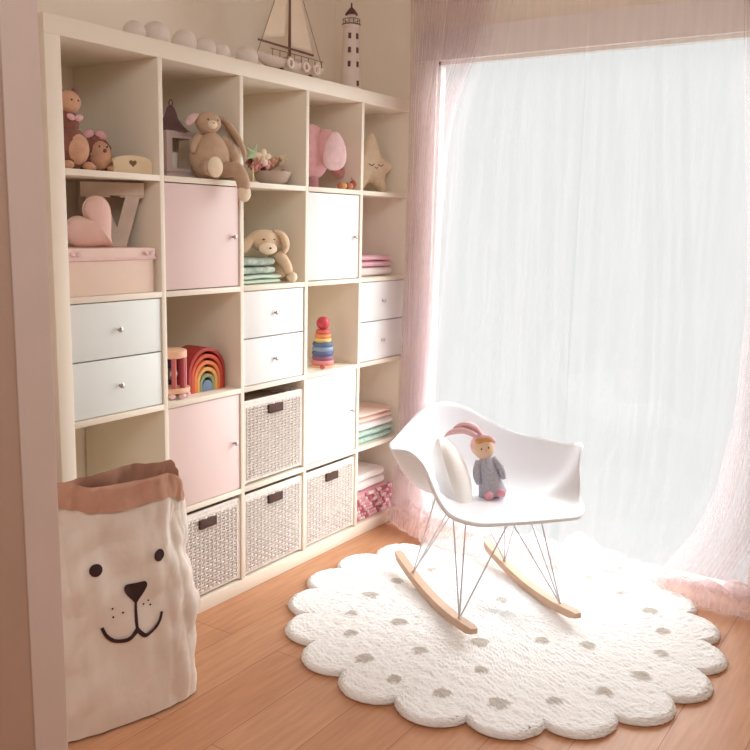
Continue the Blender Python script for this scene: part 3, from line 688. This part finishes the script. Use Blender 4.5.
# ------------------------------------------------------------ second row
def R2(y, x, dz=0): return (x, y, ZB[1] + .0005 + dz)
BXP = mat('pale_pink_card', (236, 212, 196), .8, .03, 12)
t = thing('storage_box', 'pale pink cardboard storage box with lid under the heart cushion', 'box', R2(YL[0] + .160, -.018), PI / 2)
obj('body', box(-.150, .160, 0, .32, 0, .100, .002), BXP, t); obj('lid', box(-.155, .165, -.005, .325, .098, .134, .003), mat('pink_lid_card', (240, 212, 202), .8, .03, 12), t)
obj('ribbon', join(box(-.157, .167, -.007, -.005, .100, .106), T(join(ell((-.010, 0, 0), (.011, .004, .006), (0, .4, 0), n=10), ell((.010, 0, 0), (.011, .004, .006), (0, -.4, 0), n=10)), (-.130, -.009, .118)), T(join(ell((-.010, 0, 0), (.011, .004, .006), (0, .4, 0), n=10), ell((.010, 0, 0), (.011, .004, .006), (0, -.4, 0), n=10)), (.135, -.009, .118))), PN2, t)
# heart cushion
t = thing('heart_cushion', 'soft pink heart shaped cushion standing tilted on the pink box', 'cushion', R2(.192, -.075, .1345), PI / 2 - .45)
HP = plush('salmon_pink_jersey', (238, 200, 190), .03)
hp = heart(.082, 90); hz = np.array([(x * math.cos(.80) - z * math.sin(.80), x * math.sin(.80) + z * math.cos(.80)) for x, z in hp]); hz[:, 1] -= hz[:, 1].min(); hz[:, 1] *= 1.08
obj('cover', puff(hz, (hz[:, 0].mean() + .004, .072), .040, n=18, p=.5), HP, t); md = t.children[-1].modifiers.new('soft', 'SMOOTH'); md.factor = .6; md.iterations = 8
obj('seam', tube([(a, 0, b + .0005) for a, b in hz], .0018, 6, True), HP, t)
# letter V
VW = mat('whitewashed_wood', (216, 200, 184), .8, .16, 14, .4, 40)
t = thing('letter_ornament', 'large whitewashed wooden letter V standing on the pink box', 'letter', R2(.310, -.125, .1345), PI / 2 - .72, s=.92)
obj('letter', join(T(prism([(-.100, .160), (-.100, .205), (-.008, .205), (-.008, .160), (-.030, .160), (.012, .062), (.040, .160), (.022, .160), (.022, .205), (.100, .205), (.100, .160), (.086, .160), (.040, 0), (-.018, 0), (-.084, .160)], -.022, .022, .001)), box(-.1, .1, -.026, .026, .166, .208, .001)), VW, t, False)
# folded green textiles and the second bunny
def folded(w, d, h, n, seed, bulge=.004):      # stacked folds with rounded front edges
    S = []; rs3 = np.random.RandomState(seed); z = 0; hh = h / n
    for i in range(n):
        ww = w * (1 - .04 * rs3.rand()); dd = d * (1 - .04 * rs3.rand()); k = rs3.rand(3) * 6
        def f(u, v):
            a = 2 * PI * u; e = .25; ca, sa = math.cos(a), math.sin(a)
            px = ww / 2 * math.copysign(abs(ca) ** e, ca); py = d / 2 + dd / 2 * math.copysign(abs(sa) ** e, sa)
            q = v * PI; rr = math.sin(q) ** .35 if 0 < v < 1 else 0
            return (px * (.94 * min(1, rr * 1.0) + .06 * rr), d / 2 + (py - d / 2) * rr, z + hh / 2 - hh / 2 * math.copysign(abs(math.cos(q)) ** .6, math.cos(q)) + bulge * .5 * math.sin(px * 40 + k[0]) * rr * (i > 0))
        S.append(grid(f, 60, 14, cu=True)); z += hh
    return join(*S)
SG = mat('pale_sage_cotton', (206, 222, 206), .9, .03, 30, .2, 150)
SGP = mat('patterned_sage_cotton', (196, 210, 196), .9, scale=34, c2=(150, 160, 150), bump=.3, bscale=90)
t = thing('folded_blanket', 'pale sage green folded blanket at the bottom of the pile under the lying bunny', 'blanket', R2(YL[2] + .126, -.02), PI / 2, 'folded textiles in the shelf cells')
obj('fabric', folded(.240, .26, .034, 2, 1), SG, t)
t = thing('folded_blanket', 'patterned grey-green folded cloth directly under the lying bunny', 'blanket', R2(YL[2] + .110, -.025, .0335), PI / 2, 'folded textiles in the shelf cells')
obj('fabric', folded(.205, .24, .058, 2, 2), SGP, t)
BU2 = plush('pale_cream_plush', (232, 206, 176), .06)
t = thing('plush_bunny', 'cream plush bunny lying on the folded green cloth with floppy ears, second row', 'plush toy', R2(.965, -.085, .0), PI / 2 - .35)
obj('head', ell((-.01, -.01, .152), (.062, .046, .040), wob=.03), BU2, t)
obj('muzzle', ell((-.018, -.052, .124), (.036, .020, .022)), CRM, t)
obj('ear', tube(spline([(-.055, 0, .168), (-.082, -.015, .140), (-.102, -.02, .108)], 18), [.012, .022, .022, .008], 12, flat=.5), BU2, t)
obj('ear', tube(spline([(.022, -.02, .186), (.052, -.035, .168), (.062, -.040, .132), (.050, -.045, .108)], 20), [.014, .030, .036, .030, .010], 14, flat=.45), BU2, t)
obj('body', ell((.078, .05, .058), (.040, .050, .056)), BU2, t)
obj('arm', tube(spline([(.038, -.02, .105), (.062, -.035, .070), (.075, -.042, .035)], 18), [.022, .022, .020, .015], 12), BU2, t)
obj('paw', ell((.086, -.046, .020), (.020, .020, .020)), CRM, t)
for x in (-.036, .006): obj('eye', ell((x, -.052, .156), (.006, .004, .003), n=8), EYE, t)
obj('nose', ell((-.020, -.074, .126), (.005, .003, .004), n=8), EYE, t)
# pink and white pile, second row right
WT = mat('white_terry', (248, 240, 238), .95, .03, 60, .4, 300); PT = mat('pink_terry', (238, 190, 202), .95, .08, 60, .4, 300)
t = thing('folded_towel', 'white folded towel under the pink one in the second row, right cell', 'towel', R2(YL[4] + .160, -.03), PI / 2, 'folded textiles in the shelf cells')
obj('fabric', folded(.30, .26, .040, 1, 3), WT, t)
t = thing('folded_towel', 'pink folded towel lying on the white one in the second row, right cell', 'towel', R2(YL[4] + .158, -.03, .0395), PI / 2, 'folded textiles in the shelf cells')
obj('fabric', folded(.285, .25, .050, 2, 4), PT, t)

# ------------------------------------------------------------ third row toys
def R3(y, x, dz=0): return (x, y, ZB[2] + .0005 + dz)
NW = mat('natural_pink_wood', (238, 190, 160), .5, .06, 20)
t = thing('bell_rattle', 'wooden cage rattle with coloured rods between two discs, left of the rainbow', 'toy', R3(.480, -.065), PI / 2, s=1.12)
obj('disc', lathe([(.050, .018), (.052, .020), (.052, .030), (.050, .032)], 28), NW, t); obj('disc', lathe([(.040, .118), (.044, .121), (.044, .139), (.040, .142)], 28), NW, t)
CR = [(176, 74, 80), (92, 88, 128), (206, 126, 136), (160, 64, 74), (110, 90, 120), (196, 104, 100), (176, 74, 80), (206, 126, 136)]
for k in range(8):
    a = 2 * PI * k / 8 + .2; obj('rod', tube([(.036 * math.cos(a), .036 * math.sin(a), .030), (.036 * math.cos(a), .036 * math.sin(a), .122)], .0075, 10), mat('rod_paint_%d' % k, CR[k], .4), t)
obj('bell', ell((0, 0, .070), .018, n=16), METAL, t)
for k in range(5):
    a = -PI / 2 + (k - 2) * .75; obj('foot', ell((.042 * math.cos(a), .042 * math.sin(a), .010), (.012, .010, .0095), n=12), PN2, t)
t = thing('rainbow_stacker', 'wooden rainbow stacker of nested arches from red outside to blue inside', 'toy', R3(.632, -.055), PI / 2, s=1.12)
AC = [('red', (178, 62, 58)), ('vermilion', (206, 84, 58)), ('orange', (224, 130, 76)), ('amber', (226, 166, 96)), ('green', (140, 150, 110)), ('blue', (116, 136, 168))]
for i, (nm, c) in enumerate(AC):
    ro, ri = .078 - i * .0115, .078 - (i + 1) * .0115 + .0006; hs = 1.0
    so = [(ro * math.cos(q), .055 * (1 - i / 6.5) + ro * math.sin(q)) for q in np.linspace(0, PI, 28)]; si = [(ri * math.cos(q), .055 * (1 - i / 6.5) + ri * math.sin(q)) for q in np.linspace(PI, 0, 28)]
    if i == 5: pol = [(ro, 0)] + so + [(-ro, 0)]
    else: pol = [(ro, 0)] + so + [(-ro, 0), (-ri, 0)] + si + [(ri, 0)]
    ar = obj('arch', prism(pol, -.0, .085, .0008), mat('arch_' + nm, c, .6, .06, 20), t, angle=30); ar['label'] = nm + ' arch'
t = thing('ring_stacker', 'wooden stacking toy with coloured rings and a red ball on top', 'toy', R3(1.305, -.075), PI / 2)
SR = [(.046, .020, 'pink', (222, 140, 140)), (.043, .018, 'plum', (150, 100, 130)), (.044, .018, 'blue', (92, 106, 146)), (.043, .018, 'light blue', (140, 160, 190)), (.042, .018, 'slate blue', (90, 110, 140)), (.035, .016, 'yellow', (236, 206, 136)), (.033, .017, 'orange', (230, 150, 92)), (.030, .017, 'coral', (216, 104, 96))]
z = .008
obj('base', lathe([(.050, 0), (.052, .003), (.050, .008)], 28), NW, t)
for r, h, nm, c in SR:
    ring_ = obj('ring', lathe([(r * .6, z), (r - .004, z), (r, z + h * .3), (r, z + h * .7), (r - .004, z + h), (r * .6, z + h)], 28), mat('ring_' + nm.replace(' ', '_'), c, .45), t); ring_['label'] = nm + ' ring'; z += h
obj('peg', tube([(0, 0, 0.004), (0, 0, z + .01)], .006, 10), NW, t)
obj('ball', ell((0, 0, z + .026), .027, n=24), mat('red_lacquer', (202, 70, 84), .35), t)
t = thing('wooden_bead', 'tiny red wooden bead lying left of the ring stacker base', 'toy', R3(1.245, -.03), 0)
obj('bead', ell((0, 0, .010), (.011, .011, .010), n=14), mat('bead_red', (190, 96, 80), .5), t); obj('bead_loop', tube([(.004 * math.cos(q), .012 + .008 * math.sin(q), .010) for q in np.linspace(0, 2 * PI, 14, endpoint=False)], .0018, 6, True), mat('pink_cord', (226, 160, 150), .8), t)

# ------------------------------------------------------------ lower right piles
MT = mat('mint_cotton', (204, 224, 214), .95, scale=50, c2=(176, 204, 194), bump=.3, bscale=200); PC = mat('peach_cotton', (246, 218, 206), .95, .05, 30, .3, 200)
z0 = ZB[3] + .0005
for i, (m_, h, w_, lab) in enumerate(((MT, .055, .32, 'mint green folded blanket at the bottom of the fourth row pile'), (WT, .035, .315, 'white folded blanket in the middle of the fourth row pile'), (PC, .045, .300, 'peach folded blanket on top of the fourth row pile'))):
    t = thing('folded_blanket', lab, 'blanket', (-.02, YL[4] + .168, z0), PI / 2, 'folded textiles in the shelf cells'); z0 += h - .0005
    obj('fabric', folded(w_, .28, h, 2 if h > .04 else 1, 10 + i), m_, t)
t = thing('crocheted_blanket', 'pink and white crocheted bobble blanket folded in the bottom right cell', 'blanket', (-.02, YL[4] + .155, ZB[4] + .0005), PI / 2, 'folded textiles in the shelf cells')
obj('fabric', folded(.275, .28, .125, 3, 21), plush('rose_wool', (238, 176, 184)), t)
cb = [plush('rose_bobble', (238, 172, 182)), plush('white_bobble', (248, 232, 230)), plush('crimson_bobble', (198, 116, 130)), plush('light_rose_bobble', (244, 200, 206))]
rs4 = np.random.RandomState(6); bob = {0: [], 1: [], 2: [], 3: []}
for r in range(7):
    for k in range(17):
        c = (0, 3, 1, 0, 2, 1, 3)[(r + (k // 2) * 2) % 7] if (k + r) % 5 else 2
        bob[c].append(ell((-.132 + k * .0165 + (r % 2) * .006, -.002 + .004 * rs4.rand(), .013 + r * .0165), (.009, .009, .0085), n=8))
for r in range(7):
    for k in range(10):
        bob[(k + r) % 4].append(ell((.136, .012 + k * .018, .013 + r * .0165), (.008, .009, .0085), n=8))
for c in range(4): o = obj('bobble_rows', join(*bob[c]), cb[c], t); o['label'] = ('rose', 'white', 'crimson', 'light rose')[c] + ' crocheted bobbles'; o['kind'] = 'stuff'
t = thing('folded_blanket', 'white fluffy folded blanket lying on the pink crocheted one', 'blanket', (-.03, YL[4] + .150, ZB[4] + .1265), PI / 2, 'folded textiles in the shelf cells')
V, F = folded(.265, .26, .075, 2, 30); V = V + np.random.RandomState(1).randn(*V.shape) * .0012; obj('fabric', (V, F), WT, t)

# ------------------------------------------------------------ on top of the unit
TOPZ = 1.8505
BALL = mat('cotton_ball_thread', (248, 236, 228), .95, .05, 60, .5, 200)
pomp = None
for i, (y, r, lab) in enumerate(((.405, .034, 'leftmost small cotton ball on top of the shelf unit'), (.492, .041, 'largest cotton ball, second from the left on top of the shelf unit'), (.610, .040, 'third cotton ball from the left on top of the shelf unit, standing apart'),
                                 (.705, .036, 'fourth cotton ball from the left on top, touching its right neighbour'), (.776, .034, 'fifth cotton ball from the left on top, just left of the gap'), (.905, .040, 'rightmost cotton ball on top of the shelf unit next to the sailboat'))):
    if pomp is None:
        pomp = obj('cotton_ball', ell((0, 0, 1.0), 1.0, n=28, wob=.02), BALL); o = pomp
    else: o = pomp.copy(); sc.collection.objects.link(o)
    o.location = (-.12, y, TOPZ); o.scale = (r, r, r); o.rotation_euler = (0, 0, i * 1.3); tag(o, lab, 'decoration', 'cotton balls on top of the shelf unit')
# sailboat
SW = mat('white_painted_boat_wood', (224, 206, 194), .6, .08, 20); SA = mat('cream_sailcloth', (240, 222, 200), .9, .04, 14, .2, 90); DKW = mat('dark_wood', (120, 84, 70), .6, .1, 20)
t = thing('model_sailboat', 'wooden model sailboat with two cream sails on top of the shelf unit', 'model boat', (-.13, 1.165, TOPZ + .016), PI / 2)
def hull(u, v):
    x = -.20 + .40 * u; w_ = .038 * max(0, 1 - abs(2 * u - 1) ** 2.6) ** .7; a = PI * v; dz = .012 * abs(2 * u - 1) ** 2
    return (x, -w_ * math.cos(a), .046 + dz - (.040 + dz * .6) * math.sin(a) * max(.05, 1 - abs(2 * u - 1) ** 3) ** .5)
obj('hull', grid(hull, 40, 15), SW, t)
obj('deck', grid(lambda u, v: (-.195 + .39 * u, (2 * v - 1) * .036 * max(0, 1 - abs(2 * u - 1) ** 2.6) ** .7, .044 + .012 * abs(2 * u - 1) ** 2), 30, 5), CRW, t)
obj('cabin', join(box(-.03, .06, -.018, .018, .044, .062, .002), box(-.035, .065, -.021, .021, .062, .066, .001)), SW, t)
obj('mast', tube([(-.012, 0, .04), (-.012, 0, .43)], [.006, .003], 10), DKW, t)
obj('boom', tube([(-.185, 0, .100), (.13, 0, .096)], .004, 8), DKW, t)
def tri(a, b, c, dep=.010):
    a, b, c = map(np.array, (a, b, c))
    def f(u, v):
        p = a * (1 - u) + (b * (1 - v) + c * v) * u; return (p[0], dep * math.sin(PI * v) * math.sin(PI * min(u, .999)), p[1])
    return grid(f, 16, 12)
for s in (tri((-.018, .440), (-.040, .135), (-.170, .108)), tri((-.006, .430), (-.006, .108), (.125, .104))):
    so = obj('sail', s, SA, t); md = so.modifiers.new('thickness', 'SOLIDIFY'); md.thickness = .0012
obj('rigging', join(*[tube([a, b], .0012, 5) for a, b in (((-.012, 0, .425), (-.19, 0, .058)), ((-.012, 0, .425), (.19, 0, .056)))] + [tube([(x, -.026, .05), (x, -.026, .074)], .0013, 5) for x in np.linspace(-.14, .15, 8)] + [tube([(-.15, -.026, .074), (.16, -.026, .074)], .0013, 5)]), DKW, t)
for x in (-.055, .035, .10):
    obj('life_ring', tube([(x + .015 * math.cos(q), -.041, .036 + .015 * math.sin(q)) for q in np.linspace(0, 2 * PI, 20, endpoint=False)], .005, 8, True), mat('white_ring_paint', (242, 226, 216), .6), t)
obj('stand', join(box(-.09, -.08, -.03, .03, -.016, .016), box(.08, .09, -.03, .03, -.016, .016)), DKW, t, False)
# lighthouse
LW = mat('white_lighthouse_paint', (238, 224, 216), .6, .04, 20); LD = mat('dark_maroon_paint', (108, 70, 72), .6, .1, 20)
t = thing('model_lighthouse', 'white wooden model lighthouse with dark windows and cap beside the sailboat', 'model lighthouse', (-.15, 1.572, TOPZ), PI / 2 - .7)
obj('tower', lathe([(.043, 0), (.043, .01), (.032, .265), (.036, .268), (.036, .276)], 28), LW, t)
obj('gallery', join(lathe([(.038, .276), (.038, .280)], 28), *[tube([(.035 * math.cos(q), .035 * math.sin(q), .280), (.035 * math.cos(q), .035 * math.sin(q), .298)], .0012, 5) for q in np.linspace(0, 2 * PI, 12, endpoint=False)], tube([(.035 * math.cos(q), .035 * math.sin(q), .298) for q in np.linspace(0, 2 * PI, 24, endpoint=False)], .0015, 5, True)), LD, t)
obj('lamp_room', lathe([(.018, .280), (.018, .318)], 16), LW, t); obj('cap', lathe([(.026, .316), (.026, .320), (.014, .336), (.004, .346), (.003, .362), (.001, .364)], 20), LD, t)
for k, z in enumerate((.045, .120, .175, .230)):
    rr = .0435 - .011 * z / .265
    for a in ((-.42, .55) if z > .06 else (.55,)):
        obj('window', T(box(-.006, .006, -.002, .002, -.011, .011, .001), (rr * math.sin(a), -rr * math.cos(a), z), (0, 0, a)), LD, t)
